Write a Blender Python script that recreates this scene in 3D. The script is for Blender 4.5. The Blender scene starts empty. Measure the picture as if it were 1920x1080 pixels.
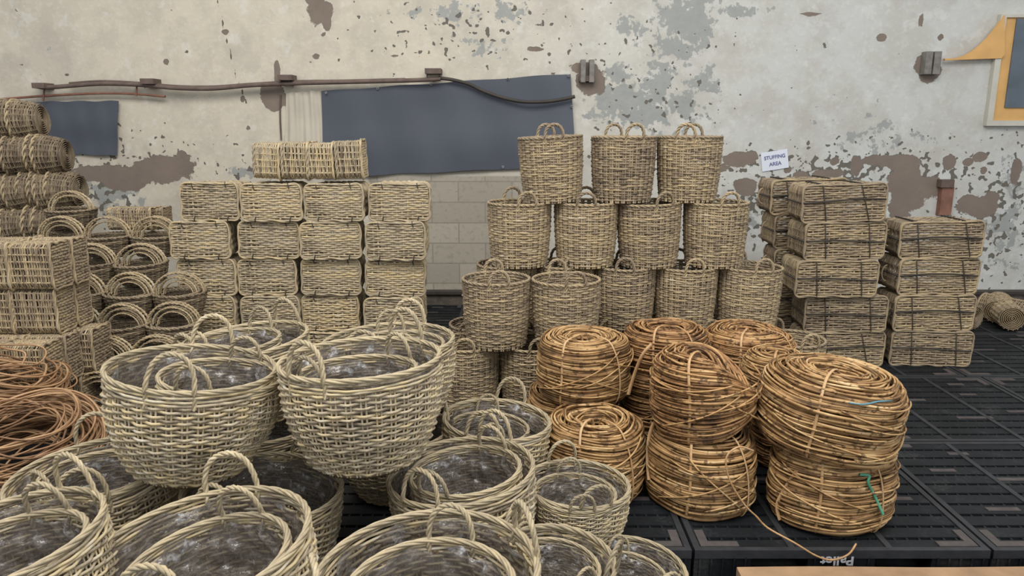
import bpy, math, random
import numpy as np
from mathutils import Matrix, Vector, Euler
R_ = math.radians
PI = math.pi
S = bpy.context.scene
col = S.collection

# ------------------------------------------------------------------ camera
CAM_H = 1.60; FPX = 1400.0; PITCH = R_(12.3)
cd = bpy.data.cameras.new('camera'); cam = bpy.data.objects.new('camera', cd); col.objects.link(cam)
cam.location = (0, 0, CAM_H); cam.rotation_euler = (PI/2 - PITCH, 0, 0)
cd.sensor_width = 36; cd.lens = 36*FPX/1920; cd.clip_start = .05
S.camera = cam
# ------------------------------------------------------------------ world, lights, exposure
w = bpy.data.worlds.new('hall_daylight'); S.world = w; w.use_nodes = True
w.node_tree.nodes['Background'].inputs[0].default_value = (.93, .96, 1.0, 1)
w.node_tree.nodes['Background'].inputs[1].default_value = .42
def area(name, loc, rot, sx, sy, energy, color):
    l = bpy.data.lights.new(name, 'AREA'); l.shape = 'RECTANGLE'; l.size = sx; l.size_y = sy; l.energy = energy; l.color = color
    o = bpy.data.objects.new(name, l); o.location = loc; o.rotation_euler = rot; col.objects.link(o); return o
area('roof_skylight', (-.3, 1.2, 5.6), (R_(14), 0, 0), 7, 3.2, 300, (1, .97, .92))
area('rear_right_area', (3.5, -4.5, 3.2), (R_(68), 0, R_(20)), 4, 2.6, 90, (.93, .97, 1))  # soft cool area light behind the camera on the right; no door is modelled
S.view_settings.view_transform = 'Standard'; S.view_settings.look = 'None'
S.view_settings.gamma = 1; S.view_settings.use_curve_mapping = False
S.view_settings.exposure = 0.58

# ------------------------------------------------------------------ pixel helpers
CP, SP = math.cos(PITCH), math.sin(PITCH)
def at(px, py, depth):
    a = (px-960)/FPX*depth; b = (540-py)/FPX*depth
    return Vector((a, depth*CP + b*SP, CAM_H - depth*SP + b*CP))
def atY(px, py, Y):
    d = at(px, py, 1) - Vector((0, 0, CAM_H)); return Vector((0, 0, CAM_H)) + d*(Y/d.y)
def atZ(px, py, Z):
    d = at(px, py, 1) - Vector((0, 0, CAM_H)); return Vector((0, 0, CAM_H)) + d*((Z-CAM_H)/d.z)

# ------------------------------------------------------------------ materials
def lin(c):
    r = []
    for v in c:
        v /= 255; r.append(v/12.92 if v <= .04045 else ((v+.055)/1.055)**2.4)
    return (*r, 1)
class NT:
    def __init__(s, name):
        s.m = bpy.data.materials.new(name); s.m.use_nodes = True; s.t = s.m.node_tree
        s.p = s.t.nodes['Principled BSDF']; s.out = s.t.nodes['Material Output']
    def n(s, typ, **kw):
        o = s.t.nodes.new(typ)
        for k, v in kw.items():
            if k.startswith('i_'):
                key = k[2:]; o.inputs[int(key) if key.isdigit() else key.replace('_', ' ')].default_value = v
            else: setattr(o, k, v)
        return o
    def l(s, a, b): s.t.links.new(a, b)
    def math(s, op, a, b=None, c=None):
        o = s.n('ShaderNodeMath', operation=op)
        for i, v in enumerate((a, b, c)):
            if v is None: continue
            if isinstance(v, (int, float)): o.inputs[i].default_value = v
            else: s.l(v, o.inputs[i])
        return o.outputs[0]
    def mix(s, f, a, b):
        o = s.n('ShaderNodeMix', data_type='RGBA')
        if isinstance(f, (int, float)): o.inputs[0].default_value = f
        else: s.l(f, o.inputs[0])
        for k, v in ((6, a), (7, b)):
            if isinstance(v, tuple): o.inputs[k].default_value = v
            else: s.l(v, o.inputs[k])
        return o.outputs[2]
    def ramp(s, f, stops, interp='LINEAR'):
        o = s.n('ShaderNodeValToRGB'); cr = o.color_ramp; cr.interpolation = interp
        while len(cr.elements) < len(stops): cr.elements.new(.5)
        for e, (p, c) in zip(cr.elements, stops): e.position = p; e.color = c
        s.l(f, o.inputs[0]); return o.outputs[0]
    def noise(s, scale, detail=3, vec=None, rough=.55):
        o = s.n('ShaderNodeTexNoise', i_Scale=scale, i_Detail=detail, i_Roughness=rough)
        if vec is None:
            if not hasattr(s, 'tc'): s.tc = s.n('ShaderNodeTexCoord').outputs['Object']
            vec = s.tc
        s.l(vec, o.inputs['Vector']); return o.outputs['Fac']
    def step(s, v, e, wd=.03):
        o = s.n('ShaderNodeMapRange', interpolation_type='SMOOTHSTEP'); s.l(v, o.inputs[0])
        o.inputs[1].default_value = e-wd; o.inputs[2].default_value = e+wd; return o.outputs[0]

def wicker(name, stops, rough=.62, rand=.25, spots=None, nscale=38, fine=260, coat=0):
    """tone attribute (one value per strand) + noise along the strands + a value per basket"""
    t = NT(name)
    at_ = t.n('ShaderNodeAttribute', attribute_name='tone').outputs['Fac']
    rnd = t.n('ShaderNodeObjectInfo').outputs['Random']
    n1 = t.noise(nscale, 3); n2 = t.noise(6, 2)
    f = t.math('MULTIPLY_ADD', n1, .55, t.math('MULTIPLY_ADD', n2, .5, t.math('MULTIPLY_ADD', at_, .55, -.32)))
    f = t.math('ADD', f, t.math('MULTIPLY_ADD', rnd, rand, -rand/2))
    c = t.ramp(f, stops)
    if spots:
        sp = t.step(t.noise(spots[1], 2), spots[2], .04)
        c = t.mix(t.math('MULTIPLY', sp, .75), c, spots[0])
    t.l(c, t.p.inputs['Base Color']); t.p.inputs['Roughness'].default_value = rough
    t.p.inputs['Specular IOR Level'].default_value = .35
    b = t.n('ShaderNodeBump', i_Strength=.35, i_Distance=.003); t.l(t.noise(fine, 2), b.inputs['Height']); t.l(b.outputs[0], t.p.inputs['Normal'])
    return t.m
M = {}
M['pale'] = wicker('pale_rattan', [(.1, lin((118, 106, 88))), (.3, lin((166, 152, 128))), (.48, lin((192, 178, 152))), (.62, lin((206, 186, 142))), (.75, lin((204, 192, 168))), (.92, lin((222, 214, 198)))], rand=.12)
M['palerim'] = wicker('yellow_rattan_rim', [(.1, lin((118, 106, 88))), (.4, lin((158, 145, 120))), (.65, lin((184, 168, 136))), (.9, lin((204, 193, 168)))], rand=.12)
M['grey'] = wicker('weathered_grey_rattan', [(.1, lin((86, 74, 62))), (.35, lin((136, 120, 100))), (.55, lin((158, 141, 115))), (.75, lin((176, 156, 120))), (.92, lin((192, 180, 156)))], rand=.22)
M['box'] = wicker('box_willow', [(.1, lin((102, 90, 74))), (.32, lin((154, 140, 116))), (.52, lin((178, 163, 136))), (.72, lin((194, 172, 130))), (.92, lin((208, 198, 176)))], rand=.22)
M['brown'] = wicker('brown_weathered_wicker', [(.1, lin((68, 57, 46))), (.4, lin((112, 98, 80))), (.65, lin((138, 122, 99))), (.92, lin((160, 146, 120)))], rand=.18)
M['coil'] = wicker('golden_raw_rattan', [(.08, lin((84, 62, 40))), (.3, lin((134, 102, 66))), (.5, lin((168, 132, 88))), (.7, lin((192, 157, 108))), (.92, lin((216, 188, 144)))],
                   rough=.6, rand=.1, spots=(lin((78, 54, 34)), 34, .60), nscale=20)
M['coild'] = wicker('dark_raw_rattan', [(.08, lin((74, 54, 36))), (.3, lin((124, 90, 58))), (.5, lin((160, 120, 78))), (.7, lin((184, 146, 98))), (.92, lin((206, 172, 124)))],
                    rough=.6, rand=.1, spots=(lin((66, 46, 30)), 38, .58), nscale=20)
M['red'] = wicker('reddish_loose_rattan', [(.08, lin((84, 62, 44))), (.35, lin((132, 100, 72))), (.6, lin((166, 130, 94))), (.9, lin((196, 162, 124)))], rough=.45, rand=.05, nscale=14)
M['tie'] = wicker('rattan_strip', [(.1, lin((150, 112, 74))), (.5, lin((190, 152, 108))), (.9, lin((212, 186, 150)))], rough=.5)

def plain(name, rgb, rough=.6, metal=0, var=.25, scale=8, bump=.2, bscale=60):
    t = NT(name)
    c = lin(rgb); d = tuple(v*(1-var) for v in c[:3]) + (1,); e = tuple(min(1, v*(1+var)) for v in c[:3]) + (1,)
    t.l(t.ramp(t.noise(scale, 4), [(.3, d), (.5, c), (.7, e)]), t.p.inputs['Base Color'])
    t.p.inputs['Roughness'].default_value = rough; t.p.inputs['Metallic'].default_value = metal
    if bump:
        b = t.n('ShaderNodeBump', i_Strength=bump, i_Distance=.004); t.l(t.noise(bscale, 3), b.inputs['Height']); t.l(b.outputs[0], t.p.inputs['Normal'])
    return t.m
M['strap'] = plain('dark_binding_cord', (62, 56, 50), .7)
M['rope_blue'] = plain('blue_plastic_twine', (84, 128, 142), .5)
M['rope_green'] = plain('green_plastic_twine', (84, 158, 128), .5)
M['sheet'] = plain('charcoal_tarpaulin', (76, 81, 91), .55, var=.08, scale=1.6, bump=.25, bscale=5)
M['curtain'] = plain('cream_cloth', (196, 188, 172), .85, var=.06, scale=6)
M['rust'] = plain('rusty_brown_pipe', (104, 88, 80), .75, var=.25, scale=14)
M['rust2'] = plain('red_rusted_iron', (132, 94, 78), .8, var=.3, scale=12)
M['hole'] = plain('bare_broken_plaster', (98, 90, 82), .95, var=.35, scale=16, bump=.8)
M['steel'] = plain('grey_cast_iron', (122, 118, 112), .6, var=.3, scale=20)
M['nail'] = plain('nail_white', (214, 214, 210), .4)
M['orange'] = plain('orange_plywood', (214, 168, 104), .65, var=.12, scale=5)
M['frame'] = plain('cream_painted_frame', (196, 192, 180), .7, var=.08)
M['wood'] = plain('pale_timber', (150, 120, 90), .75, var=.22, scale=6)
M['grip'] = plain('dusty_grip_rubber', (72, 66, 64), .8, var=.25, scale=20)
M['gravel'] = plain('stone_grit', (140, 134, 124), .9)
M['pallet_edge'] = plain('worn_black_plastic', (44, 45, 48), .6, var=.3, scale=14)
M['concrete'] = plain('grey_concrete_floor', (44, 43, 43), .9, var=.25, scale=3)
M['paper'] = plain('white_paper', (222, 226, 236), .8, var=.02, bump=0)
M['ink'] = plain('blue_black_ink', (92, 100, 146), .7, var=.02, bump=0)
M['white'] = plain('white_print', (196, 196, 200), .6, var=.05, bump=0)
M['pane'] = plain('dusty_dark_glass', (92, 102, 112), .25, var=.25, scale=4, bump=0)
t = NT('black_pallet_plastic')
n = t.noise(5, 5); n2 = t.noise(60, 2)
c = t.ramp(t.math('ADD', t.math('MULTIPLY', n, .7), t.math('MULTIPLY', n2, .3)), [(.35, lin((17, 19, 22))), (.55, lin((26, 29, 32))), (.68, lin((52, 52, 52)))])
t.l(c, t.p.inputs['Base Color']); t.p.inputs['Roughness'].default_value = .6; t.p.inputs['Specular IOR Level'].default_value = .3
b = t.n('ShaderNodeBump', i_Strength=.4, i_Distance=.003); t.l(t.noise(120, 2), b.inputs['Height']); t.l(b.outputs[0], t.p.inputs['Normal'])
M['pallet'] = t.m
t = NT('clear_wrinkled_plastic')
n = t.noise(16, 4, rough=.65)
t.l(t.ramp(n, [(.35, lin((98, 91, 86))), (.58, lin((122, 116, 112))), (.70, lin((206, 208, 212)))]), t.p.inputs['Base Color'])
t.p.inputs['Roughness'].default_value = .16; t.p.inputs['Specular IOR Level'].default_value = 1.0
a = t.n('ShaderNodeMapRange'); t.l(n, a.inputs[0]); a.inputs[1].default_value = .35; a.inputs[2].default_value = .7; a.inputs[3].default_value = .55; a.inputs[4].default_value = .85
t.l(a.outputs[0], t.p.inputs['Alpha'])
b = t.n('ShaderNodeBump', i_Strength=.9, i_Distance=.02); t.l(t.noise(22, 3), b.inputs['Height']); t.l(b.outputs[0], t.p.inputs['Normal'])
M['plastic'] = t.m

# ------------------------------------------------------------------ mesh helpers
class MB:
    def __init__(s): s.v = []; s.f = []; s.t = []; s.n = 0
    def add(s, v, f, tone=.5):
        v = np.asarray(v, float); f = np.asarray(f, int)
        s.v.append(v); s.f.append(f + s.n); s.n += len(v)
        s.t.append(np.full(len(v), tone) if np.isscalar(tone) else np.asarray(tone, float))
    def tube(s, p, r, sides=5, closed=False, ref=None, tone=.5, rb=None, taper=False, a0=0):
        p = np.asarray(p, float); m = len(p)
        if closed: tg = np.roll(p, -1, 0) - np.roll(p, 1, 0)
        else: tg = np.gradient(p, axis=0)
        tg /= np.linalg.norm(tg, axis=1, keepdims=True) + 1e-12
        if ref is None:
            nn = np.zeros_like(p); q = np.array((0, 0, 1.)) if abs(tg[0][2]) < .9 else np.array((1., 0, 0))
            for i in range(m):
                q = q - tg[i]*np.dot(q, tg[i]); q = q/(np.linalg.norm(q)+1e-12); nn[i] = q
        else:
            nn = np.broadcast_to(np.asarray(ref, float), p.shape)
            nn = nn - tg*np.sum(nn*tg, 1, keepdims=True); nn = nn/(np.linalg.norm(nn, axis=1, keepdims=True)+1e-12)
        bb = np.cross(tg, nn)
        ra = np.broadcast_to(np.asarray(r, float), (m,)).copy()
        rbb = ra.copy() if rb is None else np.broadcast_to(np.asarray(rb, float), (m,)).copy()
        if taper: ra[0] *= .3; ra[-1] *= .3; rbb[0] *= .3; rbb[-1] *= .3
        an = np.arange(sides)*2*PI/sides + a0
        V = p[:, None, :] + nn[:, None, :]*(np.cos(an)[None, :, None]*ra[:, None, None]) + bb[:, None, :]*(np.sin(an)[None, :, None]*rbb[:, None, None])
        k = m if closed else m-1
        i = np.arange(k)[:, None]; j = np.arange(sides)[None, :]
        i2 = (i+1) % m; j2 = (j+1) % sides
        F = np.stack([i*sides+j, i*sides+j2, i2*sides+j2, i2*sides+j], -1).reshape(-1, 4)
        tt = tone if np.isscalar(tone) else np.repeat(np.asarray(tone), sides)
        s.add(V.reshape(-1, 3), F, tt)
        if not closed and sides == 4: s.f.append(np.array([[0, 1, 2, 3], [(m-1)*4+3, (m-1)*4+2, (m-1)*4+1, (m-1)*4]]) + s.n - m*4)
    def box(s, x0, x1, y0, y1, z0, z1, tone=.5):
        v = [(x, y, z) for x in (x0, x1) for y in (y0, y1) for z in (z0, z1)]
        s.add(v, [(0, 1, 3, 2), (4, 6, 7, 5), (0, 4, 5, 1), (2, 3, 7, 6), (0, 2, 6, 4), (1, 5, 7, 3)], tone)
    def grid(s, P, tone=.5, wrap=False):
        P = np.asarray(P, float); a, b = P.shape[:2]; bb = b if wrap else b-1
        i = np.arange(a-1)[:, None]; j = np.arange(bb)[None, :]; j2 = (j+1) % b
        F = np.stack([i*b+j, i*b+j2, (i+1)*b+j2, (i+1)*b+j], -1).reshape(-1, 4)
        s.add(P.reshape(-1, 3), F, tone if np.isscalar(tone) else np.asarray(tone).reshape(-1))
    def slab(s, P, thick, nrm):
        P = np.asarray(P, float); a, b = P.shape[:2]; Q = P - np.asarray(nrm)*thick
        s.grid(P); s.grid(Q[:, ::-1])
        for A, B in ((P[0], Q[0]), (P[-1], Q[-1]), (P[:, 0], Q[:, 0]), (P[:, -1], Q[:, -1])): s.grid(np.stack([A, B]))
    def rope(s, p, R, r, turns, strands=3, sides=5, closed=False, ref=(0, 0, 1), tone=.5, sub=1, rng=None):
        p = np.asarray(p, float); m = len(p)
        if closed: tg = np.roll(p, -1, 0) - np.roll(p, 1, 0)
        else: tg = np.gradient(p, axis=0)
        tg /= np.linalg.norm(tg, axis=1, keepdims=True)
        nn = np.broadcast_to(np.asarray(ref, float), p.shape); nn = nn - tg*np.sum(nn*tg, 1, keepdims=True); nn /= np.linalg.norm(nn, axis=1, keepdims=True)+1e-12
        bb = np.cross(tg, nn); u = np.arange(m)/(m if closed else m-1)
        for k in range(strands):
            a = 2*PI*(turns*u + k/strands)
            q = p + R*(np.cos(a)[:, None]*nn + np.sin(a)[:, None]*bb)
            s.tube(q, r, sides, closed, ref=nn, tone=tone + (rng.uniform(-.25, .25) if rng else 0))
    def xf(s, mat):
        m = np.array(mat)
        for i, v in enumerate(s.v): s.v[i] = v @ m[:3, :3].T + m[:3, 3]
        return s
    def mesh(s, name, mat, smooth=True):
        V = np.concatenate(s.v); F = np.concatenate(s.f); T = np.concatenate(s.t)
        me = bpy.data.meshes.new(name); me.vertices.add(len(V)); me.vertices.foreach_set('co', V.astype(np.float32).ravel())
        me.loops.add(len(F)*4); me.loops.foreach_set('vertex_index', F.astype(np.int32).ravel())
        me.polygons.add(len(F)); me.polygons.foreach_set('loop_start', (np.arange(len(F))*4).astype(np.int32))
        me.polygons.foreach_set('use_smooth', np.full(len(F), smooth))
        at_ = me.attributes.new('tone', 'FLOAT', 'POINT'); at_.data.foreach_set('value', T.astype(np.float32))
        me.update(calc_edges=True); me.validate(); me.materials.append(mat); return me
    def obj(s, name, mat, parent=None, smooth=True, loc=None):
        o = bpy.data.objects.new(name, s.mesh(name, mat, smooth)); col.objects.link(o)
        if parent: o.parent = parent
        if loc is not None: o.location = loc
        return o
def tag(o, label=None, cat=None, group=None, kind=None):
    if label: o['label'] = label
    if cat: o['category'] = cat
    if group: o['group'] = group
    if kind: o['kind'] = kind
    return o
def empty(name, loc=(0, 0, 0), rot=(0, 0, 0)):
    o = bpy.data.objects.new(name, None); col.objects.link(o); o.location = loc; o.rotation_euler = rot; o.empty_display_size = .05; return o
def copy_tree(o, parent=None, skip=()):
    c = o.copy(); col.objects.link(c); c.parent = parent
    for ch in o.children:
        if ch.name.split('.')[0] in skip: continue
        copy_tree(ch, c, skip)
    return c
used = set()
def place(proto, loc, rot=(0, 0, 0), scale=1, label='', cat='basket', group=None, skip=()):
    if proto.name in used: o = copy_tree(proto, None, skip)
    else:
        used.add(proto.name); o = proto
    o.location = loc; o.rotation_euler = rot
    o.scale = (scale,)*3 if np.isscalar(scale) else scale
    tag(o, label, cat, group); return o

# ------------------------------------------------------------------ weaving
def rr(u, a, b, c):
    """rounded rectangle of half sizes a, b and corner radius c; u in 0..1 by arc length -> points and normals"""
    c = min(c, a, b); L = [2*(b-c), PI/2*c, 2*(a-c), PI/2*c, 2*(b-c), PI/2*c, 2*(a-c), PI/2*c]
    T = sum(L); d = (np.asarray(u) % 1.0)*T; x = np.zeros_like(d); y = np.zeros_like(d); nx = np.zeros_like(d); ny = np.zeros_like(d)
    st = 0; a0 = 0; cs = [(a-c, b-c), (-(a-c), b-c), (-(a-c), -(b-c)), (a-c, -(b-c))]
    cur = np.array((a, -(b-c))); dirs = [(0, 1), (-1, 0), (0, -1), (1, 0)]
    for k in range(4):
        l = L[2*k]; m = (d >= st) & (d <= st+l+1e-9); dd = d[m]-st
        x[m] = cur[0]+dirs[k][0]*dd; y[m] = cur[1]+dirs[k][1]*dd; nx[m] = math.cos(k*PI/2); ny[m] = math.sin(k*PI/2); st += l
        l = L[2*k+1]; m = (d > st) & (d <= st+l+1e-9)
        if c > 0:
            an = k*PI/2 + (d[m]-st)/c; x[m] = cs[k][0]+c*np.cos(an); y[m] = cs[k][1]+c*np.sin(an); nx[m] = np.cos(an); ny[m] = np.sin(an)
        st += l; an = (k+1)*PI/2; cur = np.array((cs[k][0]+c*math.cos(an), cs[k][1]+c*math.sin(an)))
    return x, y, nx, ny
def weave(mb, prof, rows, stakes, rw, amp, rng, seg=4, sides=5, sr=None, pair=True, flat=.8, zr=(0, 1), al=.75, ba=.35, wale=None):
    """prof(t) -> z, a, b, c"""
    sr = sr or rw*.9; m = stakes*seg; u = np.arange(m)/m
    for i in range(rows):
        t = zr[0] + (zr[1]-zr[0])*(i+.5)/rows; z, a, b, c = prof(t)
        x, y, nx, ny = rr(u, a, b, c)
        k_w = .35 if wale and t > wale else 1
        off = amp*k_w*(al*np.cos(2*PI*stakes*u) + ba*np.cos(PI*stakes*u + PI*i)) + rng.uniform(-1, 1)*amp*.12 + (amp*.6 if k_w < 1 else 0)
        ph = rng.uniform(0, 6.28, 4); k1, k2 = rng.integers(1, 4), rng.integers(4, 9)
        zz = z + rw*.35*np.sin(2*PI*k1*u+ph[0]) + rw*.25*np.sin(2*PI*k2*u+ph[1])
        off = off + rw*.3*np.sin(2*PI*k2*u+ph[2])
        P = np.stack([x+nx*off, y+ny*off, zz], 1)
        base = rng.uniform(.15, .85); tone = base + .22*np.sin(2*PI*k1*u+ph[3]) + .15*np.sin(2*PI*k2*u+ph[0])
        mb.tube(P, rw, sides, True, ref=np.stack([nx, ny, 0*nx], 1), tone=np.clip(tone, 0, 1), rb=rw*rng.uniform(.85, 1.1))
    ts = np.linspace(0, wale or 1, max(6, rows//2))
    for k in range(stakes):
        for q in ((-.16, .16) if pair else (0,)):
            uu = (k+q)/stakes; pts = []; ns = []
            for t in ts:
                z, a, b, c = prof(t); x, y, nx, ny = rr(np.array([uu]), a, b, c); so = amp*.35*al/.75; pts.append((x[0]+nx[0]*so, y[0]+ny[0]*so, z)); ns.append((nx[0], ny[0], 0))
            mb.tube(pts, sr, 4, ref=np.array(ns), tone=rng.uniform(.35, .95))
def rimrope(prof, t, R, r, turns, rng, dz=0, n=None, strands=3, tone=.6):
    mb = MB(); z, a, b, c = prof(t); m = n or int(turns*5)
    x, y, nx, ny = rr(np.arange(m)/m, a, b, c)
    mb.rope(np.stack([x, y, np.full(m, z+dz)], 1), R, r, turns, strands, 5, True, tone=tone, rng=rng); return mb
def handle(th, rad, z0, wd, ht, leg, R, r, rng, lean=0, strands=3, tone=.6, n=None):
    a = np.linspace(0, PI, 22); s = wd/2
    xs = list(np.full(4, s)) + list(s*np.cos(a)*(1+.12*np.sin(a)**2)) + list(np.full(4, -s))
    zs = list(np.linspace(-leg, -leg*.15, 4)) + list(ht*np.sin(a)**.9) + list(np.linspace(-leg*.15, -leg, 4))
    T = np.array((-math.sin(th), math.cos(th), 0)); N = np.array((math.cos(th), math.sin(th), 0))
    P = np.array([N*(rad + lean*max(0, z) - (.006 if z < 0 else 0) - (rad-math.sqrt(max(rad*rad-x*x, 0)))*.9) + T*x + np.array((0, 0, z0+z)) for x, z in zip(xs, zs)])
    mb = MB(); L = 2*leg + PI*(s+ht)/2; mb.rope(P, R, r, L/(R*13), strands, 5, False, ref=N, tone=tone, rng=rng); return mb
def disc(mb, rad, z, rings, rng, rw):
    u = np.arange(36)/36
    for i in range(rings):
        q = rad*(i+.6)/rings; mb.tube(np.stack([q*np.cos(2*PI*u), q*np.sin(2*PI*u), np.full(36, z)], 1), rad/rings*.62, 4, True, ref=(0, 0, 1), tone=rng.uniform(.2, .8), rb=rw*.6)

def liner(prof, seed, top=.95, inset=.015, n=96, rows=18, amp=.016):
    rng = np.random.default_rng(seed); u = np.arange(n)/n; G = []
    ph = rng.uniform(0, 6.28, (8,)); ks = rng.integers(3, 17, 8)
    for j in range(rows+5):
        t = top*(1 - j/rows) if j < rows else 0
        z, a, b, c = prof(max(t, .03)); k = 1 if j < rows else 1-(j-rows+1)/5.2
        x, y, nx, ny = rr(u, a, b, c)
        w_ = sum(np.sin(2*PI*ks[i]*u + ph[i] + j*(.5 if i % 2 else -.35)) for i in range(8))*amp/2.6
        if j == 0: z = z + .008*np.sin(2*PI*9*u+ph[0])
        ins = inset + abs(w_)
        G.append(np.stack([(x - nx*ins)*k, (y - ny*ins)*k, z + .006*np.sin(2*PI*ks[0]*u+j) + (.012 if j >= rows else 0) + 0*u], 1))
    mb = MB(); mb.grid(np.array(G), wrap=True); return mb

def round_basket(kind, rad, rb, h, rows, stakes, rw, amp, seed, mat, rimmat, hand, bulge=0, plastic=False, pair=True, rimR=.006, rimr=.0055, th=(0, PI), sides=5, seg=4, rimturns=34, fold=0, stk=None, wv=(.75, .35, None)):
    rng = np.random.default_rng(seed)
    def prof(t):
        q = rb + (rad-rb)*min(1, t*1.0)**.8 + bulge*math.sin(PI*min(1, t*1.05))**1.0
        q *= 1 if t < .9 else 1 - .02*(t-.9)/.1*fold
        return h*t, q, q, q
    root = empty(kind)
    m = MB(); weave(m, prof, rows, stakes, rw, amp, rng, seg=seg, sides=sides, pair=pair, zr=(.02, .965), sr=stk, al=wv[0], ba=wv[1], wale=wv[2]); disc(m, rb, .006, 7, rng, rw); m.obj('woven_body', mat, root)
    rimrope(prof, 1, rimR, rimr, rimturns, rng, dz=-.002, n=180, strands=4 if plastic else 3).obj('rim', rimmat, root)
    if hand:
        wd, ht, leg, hR, hr = hand
        for a in th: handle(a, prof(1)[1]+.004, h, wd, ht, leg, hR, hr, rng, lean=rng.uniform(-.25, .15)).obj('handle', rimmat, root)
    if plastic: liner(prof, seed+5).obj('plastic_liner', M['plastic'], root)
    root['_r'] = rad; return root

def box_basket(kind, W, H, D, rows, stakes, prow, pst, rw, seed, mat, axis='y', straps=False, ties=True, taper=.012, corner=.03, pair=False, handles=False):
    """basket laid on its side with the woven bottom facing the viewer (axis y) or to the right (axis x)"""
    rng = np.random.default_rng(seed); a, b = W/2, H/2
    def prof(t): return D*t, a-.006 - taper*t*(1 if axis == 'y' else -1), b-.006 - taper*t*.3, corner
    if axis == 'y': X = Matrix(((1, 0, 0, 0), (0, 0, 1, 0), (0, -1, 0, b), (0, 0, 0, 1)))
    else: X = Matrix(((0, 0, -1, D/2), (-1, 0, 0, 0), (0, 1, 0, b), (0, 0, 0, 1)))
    root = empty(kind)
    m = MB(); weave(m, prof, rows, stakes, rw, rw*.7, rng, seg=3, sides=4, pair=pair, zr=(.03, .98)); m.xf(X).obj('woven_wall', mat, root)
    m = MB()                                          # bottom panel
    for i in range(prow):
        y = -b+.010 + (H-.020)*(i+.5)/prow; nseg = pst*3+1; x = np.linspace(-a+.008, a-.008, nseg)
        off = rw*.40*np.cos(PI*pst*np.linspace(0, 1, nseg)+PI*i); base = rng.uniform(.3, .75)
        yy = y + rw*.5*np.sin(x*rng.uniform(12, 30)+rng.uniform(0, 6)); tone = np.clip(base + .16*np.sin(x*rng.uniform(10, 40)+rng.uniform(0, 6)), 0, 1)
        m.tube(np.stack([x, yy, -off], 1), rw, 4, False, ref=(0, 0, 1), tone=tone, rb=(H-.02)/prow*.49)
    for k in range(pst+1):
        x = -a+.012 + (W-.024)*k/pst; ys = np.linspace(-b+.01, b-.01, 10)
        m.tube(np.stack([np.full(10, x)+rng.uniform(-.003, .003), ys, np.full(10, .0025)], 1), rw*.8, 4, False, ref=(0, 0, 1), tone=rng.uniform(.3, .95), rb=rw*1.1)
    m.xf(X).obj('woven_base', mat, root)
    m = MB(); n = 110; x, y, nx, ny = rr(np.arange(n)/n, a, b, corner)
    wob = .0025*np.sin(np.arange(n)*.5)+.002*np.sin(np.arange(n)*.23+2)
    m.rope(np.stack([x+nx*wob, y+ny*wob, np.zeros(n)], 1), .0035, .0062, 5, 2, 5, True, tone=.72, rng=rng); m.xf(X).obj('base_border', mat, root)
    m = MB(); z, aa, bb_, c = prof(1); x, y, nx, ny = rr(np.arange(90)/90, aa, bb_, c)
    m.rope(np.stack([x, y, np.full(90, D)], 1), .005, .006, 12, 2, 5, True, tone=.5, rng=rng); m.xf(X).obj('rim', mat, root)
    if ties:
        m = MB()
        for sx in (-.28, .3):
            for sy in (-1, 1):
                m = MB(); m.tube([(a*2*sx+.004, sy*(b-.028), -.006), (a*2*sx, sy*(b-.006), -.014), (a*2*sx-.003, sy*(b+.008), 0), (a*2*sx, sy*(b-.002), .02)], .0035, 5, tone=.2); m.xf(X).obj('binding_tie', M['strap'], root)
    if straps:
        for q in (-.26+rng.uniform(-.04, .02), .27+rng.uniform(-.03, .04)):
            m = MB(); sk = rng.uniform(-.03, .03)
            p = [(2*a*q+sk*(y_/H*2), y_, z_) for y_, z_ in ((-b-.006, D*.5), (-b-.006, 0), (-b*.9, -.012), (0, -.014), (b*.9, -.012), (b+.006, 0), (b+.006, D*.5), (b+.005, D*1.01), (0, D+.012), (-b-.005, D*1.01))]
            m.tube(p, .0035, 4, True, tone=.3, rb=.0065, ref=None); m.xf(X).obj('binding_cord', M['strap'], root)
        m = MB(); yq = rng.uniform(-.02, .02)
        p = [(x_, yq + .01*math.sin(x_*9+seed), z_) for x_, z_ in ((-a-.008, D*.5), (-a-.008, 0), (-a*.9, -.013), (-a*.3, -.016), (a*.3, -.016), (a*.9, -.013), (a+.008, 0), (a+.008, D*.5), (a+.004, D*1.01), (0, D+.012), (-a-.004, D*1.01))]
        m.tube(p, .0032, 4, True, tone=.3, rb=.0055); m.xf(X).obj('binding_cord', M['strap'], root)
    if handles:
        m = MB(); q = np.linspace(0, PI, 16)
        m.rope([(-a-.012-.035*math.sin(v), .055*math.cos(v), D*.45) for v in q], .004, .004, 7, 2, 4, False, ref=(0, 0, 1), rng=rng); m.xf(X).obj('handle', mat, root)
    return root

# ================================================================== SETTING
YW = 6.70
FLZ = -.15
m = MB(); m.grid([[(x, y, FLZ) for x in np.linspace(-7, 7, 15)] for y in np.linspace(-5.5, YW, 13)])
tag(m.obj('floor', M['concrete'], smooth=False), kind='structure')

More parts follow.
